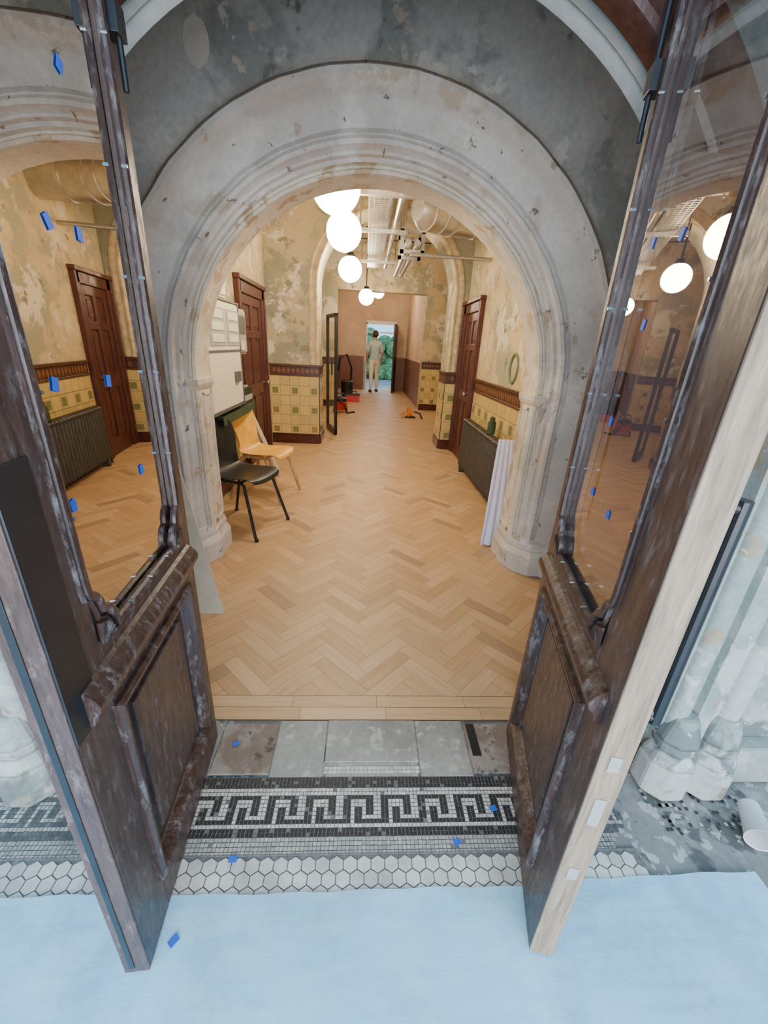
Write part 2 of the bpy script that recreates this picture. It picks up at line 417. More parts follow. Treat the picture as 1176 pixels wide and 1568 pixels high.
P2=[(1.14,2.463),(1.135,2.44),(1.12,2.43),(1.105,2.44),(1.10,2.47),(1.092,2.485),(1.08,2.485),(1.075,2.51),(1.06,2.52)]
P3=[(1.06,2.52),(1.055,2.545),(1.045,2.548),(1.035,2.535),(1.022,2.545),(1.018,2.57),(1.02,2.60),(1.02,2.76)]
sweep(mb,AC,AZ,P1,0,wob=.005); sweep(mb,AC,AZ,P2,0,wob=.004); sweep(mb,AC,AZ,P3,1,wob=.003)
make('arch_moulding',mb,[M_stone,M_stone2],wl,smooth=True)
mb=MB()
for sx in (1,-1):
    def X(r): return AC+sx*r
    a=[(X(1.07),2.50),(X(1.0),2.50),(X(1.0),2.77),(X(1.07),2.77)]
    b_=[(X(1.07),2.52),(X(1.015),2.53),(X(1.015),2.77),(X(1.07),2.77)]
    mb.frustum(b_,a,1.12,1.15,0); mb.frustum(a,a,1.15,1.185,0)
    for (ya,yb,za,zb) in ((2.60,2.62,.24,1.1),(2.72,2.74,.24,1.1),(2.60,2.74,1.08,1.10),(2.60,2.74,.24,.27)):
        xs=sorted((X(1.012),X(1.03))); mb.box(xs[0],xs[1],ya,yb,za,zb,0)
    A=[(X(.985),2.77),(X(.985),2.54),(X(1.04),2.44),(X(1.12),2.37),(X(1.20),2.37),(X(1.26),2.30),(X(1.37),2.30),(X(1.37),2.77)]
    B=[(X(1.01),2.77),(X(1.01),2.56),(X(1.055),2.47),(X(1.13),2.40),(X(1.21),2.40),(X(1.27),2.32),(X(1.35),2.32),(X(1.35),2.77)]
    mb.frustum(A,A,0,.13,1); mb.frustum(A,B,.13,.17,1); mb.frustum(B,B,.17,.20,1)
    C=[(X(1.035),2.77),(X(1.035),2.60),(X(1.065),2.50),(X(1.14),2.45),(X(1.22),2.43),(X(1.28),2.36),(X(1.34),2.36),(X(1.34),2.77)]
    mb.frustum(B,C,.20,.25,1)
make('bases_and_imposts',mb,[M_stone2,M_stone],wl,bevel=.004)
def wallbox(name,x0,x1,y0,y1,z0,z1,mat):
    mb=MB(); mb.box(x0,x1,y0,y1,z0,z1); return make(name,mb,mat)
wallbox('wall_lobby_left',-2.15,-1.95,1.27,2.40,0,3.5,M_grey)
wallbox('wall_lobby_right',2.0,2.2,1.27,2.40,0,3.5,M_grey)
wallbox('wall_left',-1.54,-1.34,2.76,6.10,0,3.5,M_hall)
wallbox('wall_right',1.36,1.56,2.76,6.10,0,3.5,M_hall)
TC,TZ,TR=.26,2.1,.91
wt=empty('wall_transverse',(0,6.3,0)); mb=MB()
wall_arch(mb,TC,TZ,TR,-1.8,2.1,3.5,6.10,0); wall_arch(mb,TC,TZ,TR,-1.8,2.1,3.5,6.60,0)
sweep(mb,TC,TZ,[(TR,6.10),(TR,6.60)],0); make('wall_face',mb,M_hall2,wt)
mb=MB()
sweep(mb,TC,TZ,[(TR+.13,6.105),(TR+.125,6.075),(TR+.10,6.065),(TR+.085,6.08),(TR+.05,6.085),(TR+.04,6.065),(TR+.015,6.06),(TR-.005,6.075),(TR-.01,6.11)],0,z0=1.12)
make('arch_moulding',mb,M_creamm,wt,smooth=True)
wallbox('wall_passage_left',-2.0,-1.8,6.10,10.2,0,3.5,M_hall)
wallbox('wall_passage_right',2.1,2.3,6.10,10.2,0,3.5,M_hall)
wc=empty('wall_cross',(0,10.3,0)); mb=MB()
mb.box(-2.0,-.66,10.2,10.45,0,3.5); mb.box(1.34,2.3,10.2,10.45,0,3.5); mb.box(-.66,1.34,10.2,10.45,2.53,3.5)
make('wall_face',mb,M_hall,wc)
wallbox('wall_end_left',-1.1,-.9,10.45,14.6,0,3.5,M_pink)
wallbox('wall_end_right',1.36,1.56,10.45,14.6,0,3.5,M_pink)
we=empty('wall_back',(0,14.7,0)); mb=MB()
mb.box(-1.1,0,14.6,14.8,0,3.5); mb.box(1.0,1.56,14.6,14.8,0,3.5); mb.box(0,1.0,14.6,14.8,2.16,3.5)
make('wall_face',mb,M_pink,we)
mb=MB(); mb.box(-2.2,2.4,1.0,14.8,3.52,3.62); make('ceiling',mb,M_ceil)
for k,(x0,x1,y0,y1) in enumerate(((-.9,-.88,10.45,14.6),(1.34,1.36,10.45,14.6),(-.88,-.06,14.57,14.6),(1.06,1.34,14.57,14.6))):
    mb=MB(); mb.box(x0,x1,y0,y1,0,1.02); mb.box(x0-.005,x1+.005,y0-.005,y1+.005,1.02,1.07)
    make('trim_%d'%(k+1),mb,M_brown)
def dado(name,P0,P1,first=0):
    P0=Vector((*P0,0)); P1=Vector((*P1,0)); L=(P1-P0).length; ux=(P1-P0)/L; ny=Vector((-ux.y,ux.x,0))
    M=Matrix(((ux.x,ny.x,0,P0.x),(ux.y,ny.y,0,P0.y),(0,0,1,0),(0,0,0,1)))
    e=empty(name,P0)
    mb=MB(M); mb.box(0,L,0,.028,0,.12); mb.box(0,L,0,.02,.12,.145); make('skirting',mb,M_base,e,bevel=.004)
    mb=MB(M); mb.box(0,L,0,.012,.975,1.085,0); mb.box(0,L,0,.03,1.085,1.115,0); mb.box(0,L,0,.022,.96,.98,0)
    k=0; x=.03
    while x<L-.03:
        mb.face([(x-.026,.013,1.03),(x,.013,.992),(x+.026,.013,1.03)],1); mb.face([(x-.026,.013,1.033),(x+.026,.013,1.033),(x,.013,1.072)],1); x+=.066
    make('frieze',mb,[M_frieze,M_relief],e,bevel=.003)
    mb=MB(M); mb.face([(0,.003,.14),(L,.003,.14),(L,.003,.965),(0,.003,.965)],1,(.3,.22,.12))
    t=.1375; nc=max(1,round(L/t)); tw=L/nc
    for i in range(nc):
        for j in range(6):
            k=.88+.2*R(); x=i*tw; z=.14+j*t; c=(.70*k,.53*k,.21*k)
            mb.face([(x+.002,.009,z+.002),(x+tw-.002,.009,z+.002),(x+tw-.002,.009,z+t-.002),(x+.002,.009,z+t-.002)],0,c)
            if (i%2)==first and j%2==0:
                a=.042; cx=x+tw/2; cz=z+t/2; g_=(.24,.24,.10) if R()<.7 else (.36,.24,.09)
                mb.face([(cx-a,.011,cz-a),(cx+a,.011,cz-a),(cx+a,.011,cz+a),(cx-a,.011,cz+a)],0,g_)
    make('tiles',mb,[M_tile,M_grout],e)
dado('baseboard_left',(-1.34,4.62),(-1.34,2.78))
dado('baseboard_right',(1.36,2.78),(1.36,5.12))
dado('baseboard_pilaster',(-.65,6.10),(-1.34,6.10))
dado('baseboard_pilaster_reveal',(-.65,6.60),(-.65,6.10))
dado('baseboard_pier',(1.36,6.10),(1.17,6.10))
dado('baseboard_pier_reveal',(1.17,6.10),(1.17,6.60))
dado('baseboard_cross',(2.1,10.2),(1.34,10.2),1)
dado('baseboard_cross_left',(-.66,10.2),(-1.8,10.2),1)
def hall_door(name,x,side,y0,y1,zt):
    e=empty(name,(x,(y0+y1)/2,0)); s=side
    def bx(mb,d0,d1,*a):
        xs=sorted((x+s*d0,x+s*d1)); mb.box(xs[0],xs[1],*a)
    mb=MB(); fw=.11
    bx(mb,0,.045,y0,y0+fw,0,zt,0);bx(mb,0,.045,y1-fw,y1,0,zt,0);bx(mb,0,.045,y0,y1,zt-fw,zt,0)
    bx(mb,0,.06,y0-.005,y0+.03,0,zt+.01,0);bx(mb,0,.06,y1-.03,y1+.005,0,zt+.01,0);bx(mb,0,.075,y0-.02,y1+.02,zt,zt+.045,0)
    make('architrave',mb,M_door,e,bevel=.006)
    a,b=y0+fw,y1-fw; top=zt-fw; mb=MB()
    bx(mb,-.02,.004,a,b,0,top,0)
    st=.1; mid=(a+b)/2
    for u0,u1 in ((a,a+st),(mid-.045,mid+.045),(b-st,b)): bx(mb,0,.022,u0,u1,0,top,0)
    rails=[(0,.2),(.78,.92),(1.42,1.5),(top-.1,top)]
    for z0,z1 in rails: bx(mb,0,.0225,a,b,z0,z1,0)
    for (u0,u1) in ((a+st,mid-.045),(mid+.045,b-st)):
        for (z0,z1) in ((.2,.78),(.92,1.42),(1.5,top-.1)):
            bx(mb,0,.013,u0+.04,u1-.04,z0+.04,z1-.04,0)
    make('leaf',mb,M_door,e,bevel=.005)
    mb=MB(); yk=b-.05 if side>0 else a+.05
    mb.tube([(x+s*.02,yk,.9),(x+s*.06,yk,.9)],.01,8); mb.ell((x+s*.08,yk,.9),.026,12,8); make('knob',mb,M_chrome,e,smooth=True)
hall_door('door_1',-1.34,1,4.66,5.78,1.97)
hall_door('door_2',1.36,-1,5.16,6.05,1.97)
e=empty('door_3',(.5,14.6,0)); mb=MB()
mb.box(0,.05,14.55,14.81,0,2.11); mb.box(.95,1.0,14.55,14.81,0,2.11); mb.box(0,1,14.55,14.81,2.06,2.16); mb.box(0,1,14.6,14.66,1.8,1.84)
make('frame',mb,M_white,e,bevel=.004)
M=Matrix.Translation((1.0,14.53,0))@Matrix.Rotation(math.radians(-100),4,'Z'); mb=MB(M)
mb.box(0,.8,0,.045,.01,2.05,0)
for z0,z1 in ((.15,.75),(.95,1.9)):
    for u0,u1 in ((.1,.37),(.43,.7)): mb.box(u0,u1,-.012,0,z0,z1,0)
make('leaf',mb,M_blackp,e,bevel=.004)
def fire_door(p0,p1,zt,nm):
    p0=Vector((*p0,0)); d=Vector((*p1,0))-p0; L=d.length; M=Matrix.Translation(p0)@Matrix.Rotation(math.atan2(d.y,d.x),4,'Z')
    e=empty(nm,p0); mb=MB(M); t=.045
    for b_ in ((0,.05,0,t,.01,zt),(L-.05,L,0,t,.01,zt),(0,L,0,t,.01,.10),(0,L,0,t,zt-.05,zt)): mb.box(*b_)
    mb.box(L-.09,L-.06,-.04,-.02,.95,1.2); make('frame',mb,M_blackm,e,bevel=.003)
    mb=MB(M); mb.face([(.05,t/2,.10),(L-.05,t/2,.10),(L-.05,t/2,zt-.05),(.05,t/2,zt-.05)]); make('pane',mb,M_clear,e)
fire_door((-.66,7.35),(-.47,6.75),1.84,'glazed_fire_door')
# ------------------------------------------------------------ entrance leaves
def entrance_leaf(name,h,fr,out,plate,edge):
    h=Vector((*h,0)); fr=Vector((*fr,0)); d=(fr-h).normalized(); L=(fr-h).length
    o=Vector((-d.y,d.x,0)); 
    if o.x*out<0: o=-o
    M=Matrix(((d.x,o.x,0,h.x),(d.y,o.y,0,h.y),(0,0,1,.012),(0,0,0,1)))
    e=empty(name,h+Vector((0,0,.012))); T=.056; H=2.45
    sh,sf=.070,L-.125
    mb=MB(M)
    mb.box(0,sh,0,T,0,H); mb.box(sf,L-.006,0,T,0,H); mb.box(sh,sf,0,T,0,.14); mb.box(sh,sf,0,T,.715,.872); mb.box(sh,sf,0,T,H-.14,H)
    mb.box(sh,sf,.018,T-.018,.14,.715)
    mb.box(sh+.07,sf-.07,.008,.02,.21,.645); mb.box(sh+.07,sf-.07,T-.02,T-.008,.21,.645)
    for s0,sg in ((sh,1),(sf,-1)):
        pts=[(s0,.872),(s0+sg*.055,.872),(s0+sg*.053,.89),(s0+sg*.040,.908),(s0+sg*.022,.918),(s0+sg*.018,.935),(s0,.95)]
        A=[mb.p((s,0.004,z)) for s,z in pts]; B=[mb.p((s,T-.004,z)) for s,z in pts]
        for k in range(len(pts)): mb.fi([A[k],A[(k+1)%len(pts)],B[(k+1)%len(pts)],B[k]])
        mb.fi(A); mb.fi(B[::-1])
    make('stiles_and_rails',mb,M_leaf,e,bevel=.003)
    mb=MB(M); mb.box(L-.006,L,0,T,0,H)
    make('edge_lipping',mb,M_new if edge else M_leaf,e,bevel=.002)
    for side in (0,1):
        f=(lambda v:v) if side==0 else (lambda v:T-v)
        mb=MB(M)
        rows=[]
        LP=((0,.832),(-.010,.828),(-.024,.812),(-.029,.80),(-.027,.785),(-.016,.775),(-.012,.757),(0,.752))
        for (y,z) in LP: rows.append([(.030,f(y),z),(L-.040,f(y),z)])
        mb.grid(rows); 
        for s in (.030,L-.040): mb.face([(s,f(y),z) for (y,z) in LP])
        def frame_mould(s0,s1,z0,z1,w,ht):
            prof=[(0,.004),(.0,-ht*.6),(w*.25,-ht),(w*.5,-ht*.9),(w*.7,-ht*.2),(w,.012),(w*1.05,.018)]
            cs=[(s0,z0,1,1),(s1,z0,-1,1),(s1,z1,-1,-1),(s0,z1,1,-1),(s0,z0,1,1)]
            mb.grid([[(cx+i*sx,f(j),cz+i*sz) for (cx,cz,sx,sz) in cs] for i,j in prof])
        frame_mould(sh-.002,sf+.012,.13,.725,.036,.016)
        make('mouldings_%d'%side,mb,M_leafm,e,bevel=0)
        mb=MB(M)
        path=[(sh-.004,H-.1),(sh-.004,.995),(sh,.972),(sh+.015,.962),(sh+.024,.945),(sh+.027,.928),(sh+.046,.918),(sh+.058,.898),(sh+.063,.872),
              (sf-.063,.872),(sf-.058,.898),(sf-.046,.918),(sf-.027,.928),(sf-.024,.945),(sf-.015,.962),(sf,.972),(sf+.004,.995),(sf+.004,H-.1)]
        cx=(sh+sf)/2
        mb.tube([(s,f(-.001),z) for s,z in path],.010,8)
        def offp(k,y): return [(s+(k if s<cx else -k),f(y),z+(k if z<.95 else 0)) for s,z in path]
        mb.tube(offp(-.014,-.001),.005,6)
        make('glazing_bead_%d'%side,mb,M_leafm,e,smooth=True)
        mb=MB(M)
        for sx in (sh+.004,sf-.004):
            for z in (1.12,1.32,1.52,1.72,1.92,2.12): mb.tube([(sx,f(-.0),z),(sx,f(-.011),z)],.0035,6)
        for s_ in (sh+.12,cx,sf-.12): mb.tube([(s_,f(0),.88),(s_,f(-.011),.88)],.0035,6)
        make('bead_screws_%d'%side,mb,M_chrome,e)
        mb=MB(M)
        for s0,sg in ((sh+.002,1),(sf-.002,-1)):
            for k in range(6):
                t=math.radians(8+k*15)
                a=(s0,f(-.003),.862); b_=(s0+sg*.040*math.cos(t),f(-.006),.862+.050*math.sin(t))
                mb.tube([a,b_],[.002,.007],6)
        make('carved_shell_%d'%side,mb,M_leafm,e,smooth=True)
    gy=.012
    mb=MB(M); mb.face([(sh-.002,gy,.87),(sf+.002,gy,.87),(sf+.002,gy,H-.13),(sh-.002,gy,H-.13)]); make('pane',mb,M_glass,e)
    mb=MB(M); s=L-.12; 
    mb.tube([(s,T,1.19),(s,T+.085,1.19)],.012,10); mb.tube([(s,T,.72),(s,T+.085,.72)],.012,10)
    mb.tube([(s,T+.085,1.205),(s,T+.085,.705)],.014,12)
    for z in (1.19,.72): mb.box(s-.025,s+.025,T,T+.006,z-.04,z+.04)
    make('pull_handle',mb,M_blackm,e,smooth=False,bevel=.002)
    mb=MB(M)
    if plate:
        mb.box(L-.075,L-.002,-.004,0,.75,1.24)
    else:
        mb.box(L,L+.002,.018,.040,.52,.60); mb.box(L,L+.002,.018,.040,.33,.37)
        mb.box(L,L+.002,.018,.040,.68,.72)
    make('lock_plate',mb,M_blackm if plate else M_greyp,e,bevel=.001)
    mb=MB(M)
    for z in (.25,1.1,1.95): mb.tube([(-.004,T*.5,z-.05),(-.004,T*.5,z+.05)],.009,8)
    mb.box(.02,.06,-.026,0,1.93,1.98); mb.tube([(.04,-.018,1.85),(.04,-.018,2.3)],.006,8)
    if plate: mb.box(L,L+.002,.030,.042,.02,2.3)
    make('hinges_and_bolt',mb,M_blackm,e,bevel=.001)
    return M,L
ML,LL=entrance_leaf('entrance_door',(-.515,1.13),(-.466,.50),-1,True,False)
MR,LR=entrance_leaf('entrance_door',(.612,1.146),(.466,.512),1,False,True)
mb=MB()
def tp(M,s,z,y=.010,w=.016,h=.022,a=.2):
    c,n_=math.cos(a),math.sin(a)
    P=[(-w/2,-h/2),(w/2,-h/2),(w/2,h/2),(-w/2,h/2)]
    mb.face([M@Vector((s+u*c-v_*n_,y,z+u*n_+v_*c)) for u,v_ in P])
for s,z in ((.23,1.80),(.356,1.56),(.27,1.56),(.435,1.324),(.27,1.316),(.20,1.114),(.465,1.128)): tp(ML,s,z,a=(R()-.5))
for s,z in ((.33,1.617),(.20,1.63),(.265,1.475),(.225,1.274),(.228,1.103),(.353,1.09)): tp(MR,s,z,a=(R()-.5),w=.015,h=.020)
for x,y in ((-.34,.727),(.334,.7625),(.476,.859),(-.439,1.10),(-.435,.553)):
    a=R(); P=[(-.012,-.009),(.012,-.009),(.012,.009),(-.012,.009)]
    mb.face([(x+u*math.cos(a)-v_*math.sin(a),y+u*math.sin(a)+v_*math.cos(a),.0075) for u,v_ in P])
make('painters_tape',mb,M_tape,solid=.0004)
# ------------------------------------------------------------ lights in hall
def globe(x,y,z):
    e=empty('globe_pendant',(x,y,z)); mb=MB(); mb.ell((x,y,z),.152,32,20); make('opal_globe',mb,M_globe,e,smooth=True)
    mb=MB(); mb.tube([(x,y,z+.14),(x,y,z+.19)],[.06,.045],16); mb.tube([(x,y,z+.19),(x,y,3.515)],.009,8); mb.tube([(x,y,3.47),(x,y,3.52)],.05,14)
    make('stem',mb,M_blackm,e,smooth=True)
for x,y in ((-.215,3.1),(-.22,4.2),(-.235,6.1-.0),(-.02,9.3)): globe(x,y-.0,2.32)
globe(.3,12.4,2.75)  # extra pendant added to light the end passage, beyond the known row
e=empty('cable_tray',(.08,5.5,2.62)); mb=MB()
x0,x1=-.01,.19
for y in [2.9+.06*k for k in range(82)]: mb.box(x0,x1,y,y+.025,2.62,2.624)
for x in (x0,x0+.045,x0+.09,x0+.135,x1-.005): mb.box(x-.003,x+.006,2.9,7.85,2.618,2.624)
mb.box(x0-.006,x0,2.9,7.85,2.62,2.67); mb.box(x1,x1+.006,2.9,7.85,2.62,2.67)
make('tray',mb,M_steel,e)
mb=MB()
for k,y in enumerate((3.3,4.1,5.3,7.1)):
    mb.box(-.12,.42,y,y+.04,2.57,2.61)
    for x in (-.1,.40): mb.tube([(x,y+.02,2.55),(x,y+.02,3.52)],.009,6)
for x,z in ((.28,2.64),): mb.tube([(x,2.95,z),(x,7.8,z)],.030,10)
mb.tube([(.24,3.0,2.9),(.24,7.8,2.9)],.05,10); mb.tube([(-.35,3.0,3.1),(-.35,6.0,3.1)],.04,10)
make('struts_and_conduits',mb,M_steel,e)
e=empty('pipe_rack',(.5,5.8,2.4)); mb=MB()
for y in (5.45,5.8): 
    mb.box(.36,.40,y,y+.03,2.42,3.5); mb.box(.60,.64,y,y+.03,2.42,3.5); mb.box(.36,.64,y,y+.03,2.42,2.46); mb.box(.36,.64,y,y+.03,2.62,2.66)
mb.tube([(.44,5.3,2.50),(.44,7.6,2.50)],.035,10); mb.tube([(.54,5.3,2.50),(.54,7.6,2.50)],.035,10)
make('rack',mb,M_steel,e)
e=empty('ventilation_duct',(.9,4.9,2.7)); mb=MB()
mb.tube([(.44,4.55,2.62),(.52,4.60,2.63),(.80,4.78,2.64),(1.36,4.90,2.65)],[.10,.17,.17,.17],28)
for t in (.02,.5,.95):
    p=Vector((.52,4.60,2.63)).lerp(Vector((.80,4.78,2.64)),t); q_=p+Vector((.02,.013,.001)); mb.tube([p,q_],.18,28)
mb.tube([(1.05,4.835,2.645),(1.07,4.839,2.645)],.18,28)
mb.tube([(.46,5.15,2.36),(1.36,5.15,2.36)],.02,8)
make('duct',mb,M_steel,e,smooth=True)
# ------------------------------------------------------------ left wall equipment
WX=-1.337
def cab(name,x1,y0,y1,z0,z1,mat,parts=0):
    e=empty(name,((WX+x1)/2,(y0+y1)/2,z0)); mb=MB(); mb.box(WX,x1,y0,y1,z0,z1); make('case',mb,mat,e,bevel=.006)
    mb=MB(); mb.box(x1,x1+.012,y0+.02,y1-.02,z0+.02,z1-.02); make('lid',mb,mat,e,bevel=.004)
    h=z1-z0; d=y1-y0
    if parts==1:
        mb=MB(); X=x1+.012
        for ya,yb,za,zb in ((.55,.95,.60,.92),(.08,.5,.60,.92)):
            mb.box(X,X+.006,y0+ya*d,y0+yb*d,z0+za*h,z0+zb*h,0)
            for k in range(3):
                mb.box(X+.006,X+.010,y0+(ya+.05)*d,y0+(yb-.05)*d,z0+(za+.03+.10*k)*h,z0+(za+.10+.10*k)*h,1)
        mb.box(X,X+.004,y0,y1,z0+.54*h,z0+.56*h,2); mb.box(X,X+.02,y0+.70*d,y0+.85*d,z0+.25*h,z0+.35*h,2)
        mb.box(x1-.0,X+.006,y1-.035,y1-.02,z0,z1,2); mb.box(x1,X+.005,y0,y1,z1-.012,z1,2); mb.box(x1,X+.005,y0,y1,z0,z0+.012,2)
        make('fittings',mb,[M_greyp,M_cream,M_dgrey],e)
    if parts==2:
        mb=MB(); X=x1+.012
        mb.box(X,X+.004,y0+.15*d,y0+.85*d,z0+.45*h,z0+.85*h,0); mb.box(X,X+.01,y0+.4*d,y0+.6*d,z0+.1*h,z0+.3*h,1)
        make('fittings',mb,[M_dgrey,M_cream],e)
    return e
cab('electrical_cabinet',-1.08,3.0,3.80,.88,1.68,M_cream,1)
cab('distribution_board',-1.14,3.90,4.24,1.28,1.66,M_greyp,2)
cab('meter_box',-1.16,3.35,3.60,1.72,1.92,M_white); cab('fuse_box',-1.20,3.68,3.92,1.72,1.86,M_cream)
e=empty('wall_conduits',(-1.33,3.6,1.7)); mb=MB()
for y in (3.46,3.54,3.76,3.86,4.0): mb.tube([(-1.322,y,1.93),(-1.322,y,3.5)],.012,8)
mb.tube([(-1.322,3.0,2.2),(-1.322,4.6,2.2)],.012,8)
make('pipes',mb,M_white,e)
e=empty('wall_shelf',(-1.2,3.7,.8)); mb=MB()
mb.box(WX,-1.09,3.25,4.20,.815,.835)
for y in (3.4,4.05): mb.box(WX,-1.12,y-.015,y+.015,.775,.815)
make('board',mb,M_blackp,e,bevel=.003)
mb=MB(); mb.box(WX,-1.085,3.24,4.21,.836,.846); mb.box(-1.089,-1.082,3.24,4.21,.77,.84); make('green_cover',mb,M_green,e,bevel=.003)
def thing(name,fn,mats,**k):
    mb=MB(); fn(mb); return make(name,mb,mats,**k)
def _(mb):
    mb.box(-1.30,-1.09,3.86,4.15,.847,.99); mb.box(-1.27,-1.12,3.90,4.12,.99,1.005,1); mb.box(-1.09,-1.085,3.88,4.13,.88,.93,1)
thing('tool_case',_,[M_blackp,M_greyp],bevel=.01)
for k,(y,x,m_) in enumerate(((4.33,-.98,M_plank),(4.45,-.93,M_ply),(4.57,-.96,M_greyp))):
    mb=MB(Matrix.Translation((x,y,0.002))@Matrix.Rotation(math.radians(-19-3*k),4,'Y')); mb.box(0,.02,-.045,.045,0,.88+.05*k); make('leaning_plank',mb,m_,bevel=.002)
mb=MB(); F=[(-.75,1.93,0),(-1.12,1.93,0),(-1.24,2.31,.70),(-1.08,2.36,.72)]
A=[mb.p(p_) for p_ in F]; B=[mb.p((p_[0]+.012,p_[1]-.032,p_[2]+.0)) for p_ in F]
mb.fi(A); mb.fi(B[::-1])
for k in range(4): mb.fi([A[k],A[(k+1)%4],B[(k+1)%4],B[k]])
make('mdf_offcut',mb,M_ply,bevel=.002)
# ------------------------------------------------------------ chairs
def chair(loc,ang,sc,shell,legs,wood=False):
    M=Matrix.Translation(loc)@Matrix.Rotation(ang,4,'Z')@Matrix.Scale(sc,4)
    e=empty('stacking_chair',loc)
    prof=[(.235,.405,.17),(.225,.435,.19),(.18,.448,.205),(.08,.44,.21),(-.04,.432,.21),(-.12,.438,.205),(-.165,.46,.195),(-.19,.50,.18),(-.20,.56,.175),(-.21,.62,.19),(-.225,.70,.205),(-.245,.78,.205),(-.255,.815,.185),(-.262,.825,.15)]
    rows=[]
    for x,z,hw in prof:
        row=[]
        for k in range(-5,6):
            t=k/5
            if z<.47: row.append((x,t*hw,z+.022*t*t))
            else: row.append((x+.045*t*t,t*hw,z))
        rows.append(row)
    mb=MB(M); mb.grid(rows); make('seat_and_back',mb,shell,e,smooth=True,solid=.008,sub=1)
    mb=MB(M); r=.012 if not wood else .016
    for s in (1,-1):
        y=s*.19
        mb.tube([(.26,s*.235,.004),(.15,y*.95,.41),(.12,y*.92,.425),(-.10,y*.92,.425),(-.14,y*.95,.41),(-.25,s*.225,.004)],r,8)
        for x in (.26,-.25): mb.tube([(x,s*.23,.0),(x,s*.23,.02)],.016,8)
    mb.tube([(.10,-.18,.42),(.10,.18,.42)],r*.9,8); mb.tube([(-.08,-.18,.42),(-.08,.18,.42)],r*.9,8)
    make('legs',mb,legs,e,smooth=True)
chair((-.94,3.09,0),math.radians(-20),1.0,M_blackp,M_blackm)
chair((-.93,3.83,0),math.radians(-14),.98,M_orange,M_plank,True)
# ------------------------------------------------------------ radiator
e=empty('radiator',(1.27,4.2,0)); mb=MB(); y=3.42
while y<4.92:
    mb.tube([(1.29,y,.12),(1.29,y,.62)],.022,8); mb.tube([(1.225,y,.12),(1.225,y,.62)],.022,8)
    mb.box(1.22,1.30,y-.014,y+.014,.12,.62); mb.ell((1.257,y,.635),(.055,.026,.035),10,6); mb.ell((1.257,y,.11),(.055,.026,.035),10,6); y+=.062
for z in (.15,.6): mb.tube([(1.257,3.40,z),(1.257,4.92,z)],.02,8)
for yy in (3.44,4.88): mb.box(1.22,1.30,yy-.02,yy+.02,0,.12)
mb.tube([(1.257,4.92,.15),(1.257,5.02,.15),(1.257,5.02,0)],.013,8); make('sections',mb,M_rad,e,smooth=True)
def _(mb): mb.tube([(1.26,3.95,.672),(1.26,3.95,.78),(1.26,3.95,.80),(1.26,3.95,.83)],[.04,.04,.025,.025],14)
thing('paint_jar',_,[M_green],smooth=True)
mb=MB(); pts=[(1.352,3.86+.10*math.cos(t*math.pi/16),1.29+.125*math.sin(t*math.pi/16)) for t in range(33)]
mb.tube(pts,.012,8,caps=False); make('wall_ring',mb,M_wreath,smooth=True)
mb=MB(); rows=[]
for j in range(30):
    t=j/29; row=[]
    for i in range(40):
        s=i/39
        top=Vector((1.15+.18*s,3.36,.74)); bot=Vector((.945+.37*s,2.83+.03*s,.012))
        p_=top.lerp(bot,t)
        fold=math.sin(s*17+t*1.5)*(.008+.022*t); p_.y-=abs(fold)*1.0; p_.z+=.01*math.sin(s*9)*t*(1-t)
        row.append(tuple(p_))
    rows.append(row)
mb.grid(rows); make('draped_dust_cloth',mb,M_cloth,smooth=True,solid=.003)
# ------------------------------------------------------------ floor tools
e=empty('vacuum_cleaner',(-.52,9.3,0)); mb=MB()
mb.tube([(-.52,9.3,.05),(-.52,9.3,.09),(-.52,9.3,.22),(-.52,9.3,.24)],[.13,.15,.15,.12],20,0)
mb.tube([(-.52,9.3,.24),(-.52,9.3,.30),(-.52,9.3,.33)],[.14,.13,.06],20,1)
for s in (1,-1): mb.tube([(-.52+s*.13,9.3,.05),(-.52+s*.16,9.3,.05)],.05,14,1)
mb.tube([(-.52,9.16,.2),(-.5,9.0,.3),(-.42,8.95,.2),(-.36,9.0,.03),(-.28,9.2,.02),(-.2,9.25,.02)],.018,8,1)
mb.tube([(-.62,9.3,.33),(-.6,9.3,.40),(-.44,9.3,.40),(-.42,9.3,.33)],.012,8,1)
make('body',mb,[M_redp,M_blackp],e,smooth=True)
e=empty('toolbox',(-.28,11.2,0)); mb=MB(); mb.box(-.45,-.12,11.1,11.32,0,.16,0); mb.box(-.46,-.11,11.09,11.33,.16,.20,1); mb.tube([(-.38,11.2,.2),(-.38,11.2,.26),(-.2,11.2,.26),(-.2,11.2,.2)],.012,8,1); make('case',mb,[M_redp,M_blackp],e,bevel=.008)
e=empty('shop_vacuum',(-.38,12.2,0)); mb=MB(); c=(-.5,12.2)
mb.tube([(c[0],c[1],.06),(c[0],c[1],.35),(c[0],c[1],.42),(c[0],c[1],.48)],[.17,.17,.18,.10],18,0)
mb.tube([(c[0]+.1,c[1],.4),(c[0]+.12,c[1],.8),(c[0]-.02,c[1]-.05,1.15),(c[0]-.2,c[1]-.05,1.05),(c[0]-.25,c[1],.7)],.028,8,0)
for a in range(4): mb.ell((c[0]+.13*math.cos(a*1.57+.7),c[1]+.13*math.sin(a*1.57+.7),.035),.035,8,6)
make('body',mb,[M_blackp],e,smooth=True)
e=empty('floor_nailer',(1.02,8.95,0)); mb=MB()
mb.box(.90,1.12,8.86,9.02,.0,.03,1); mb.tube([(1.0,8.94,.03),(.98,8.94,.17),(.94,8.94,.21)],[.045,.04,.03],12,0); mb.box(.93,1.10,8.90,8.98,.10,.16,0)
mb.tube([(1.1,8.94,.13),(1.22,8.9,.10),(1.26,8.8,.01)],.02,8,1); mb.tube([(.9,8.9,.1),(.82,8.8,.01)],.012,8,0); mb.tube([(.9,8.98,.1),(.80,9.1,.01)],.012,8,0)
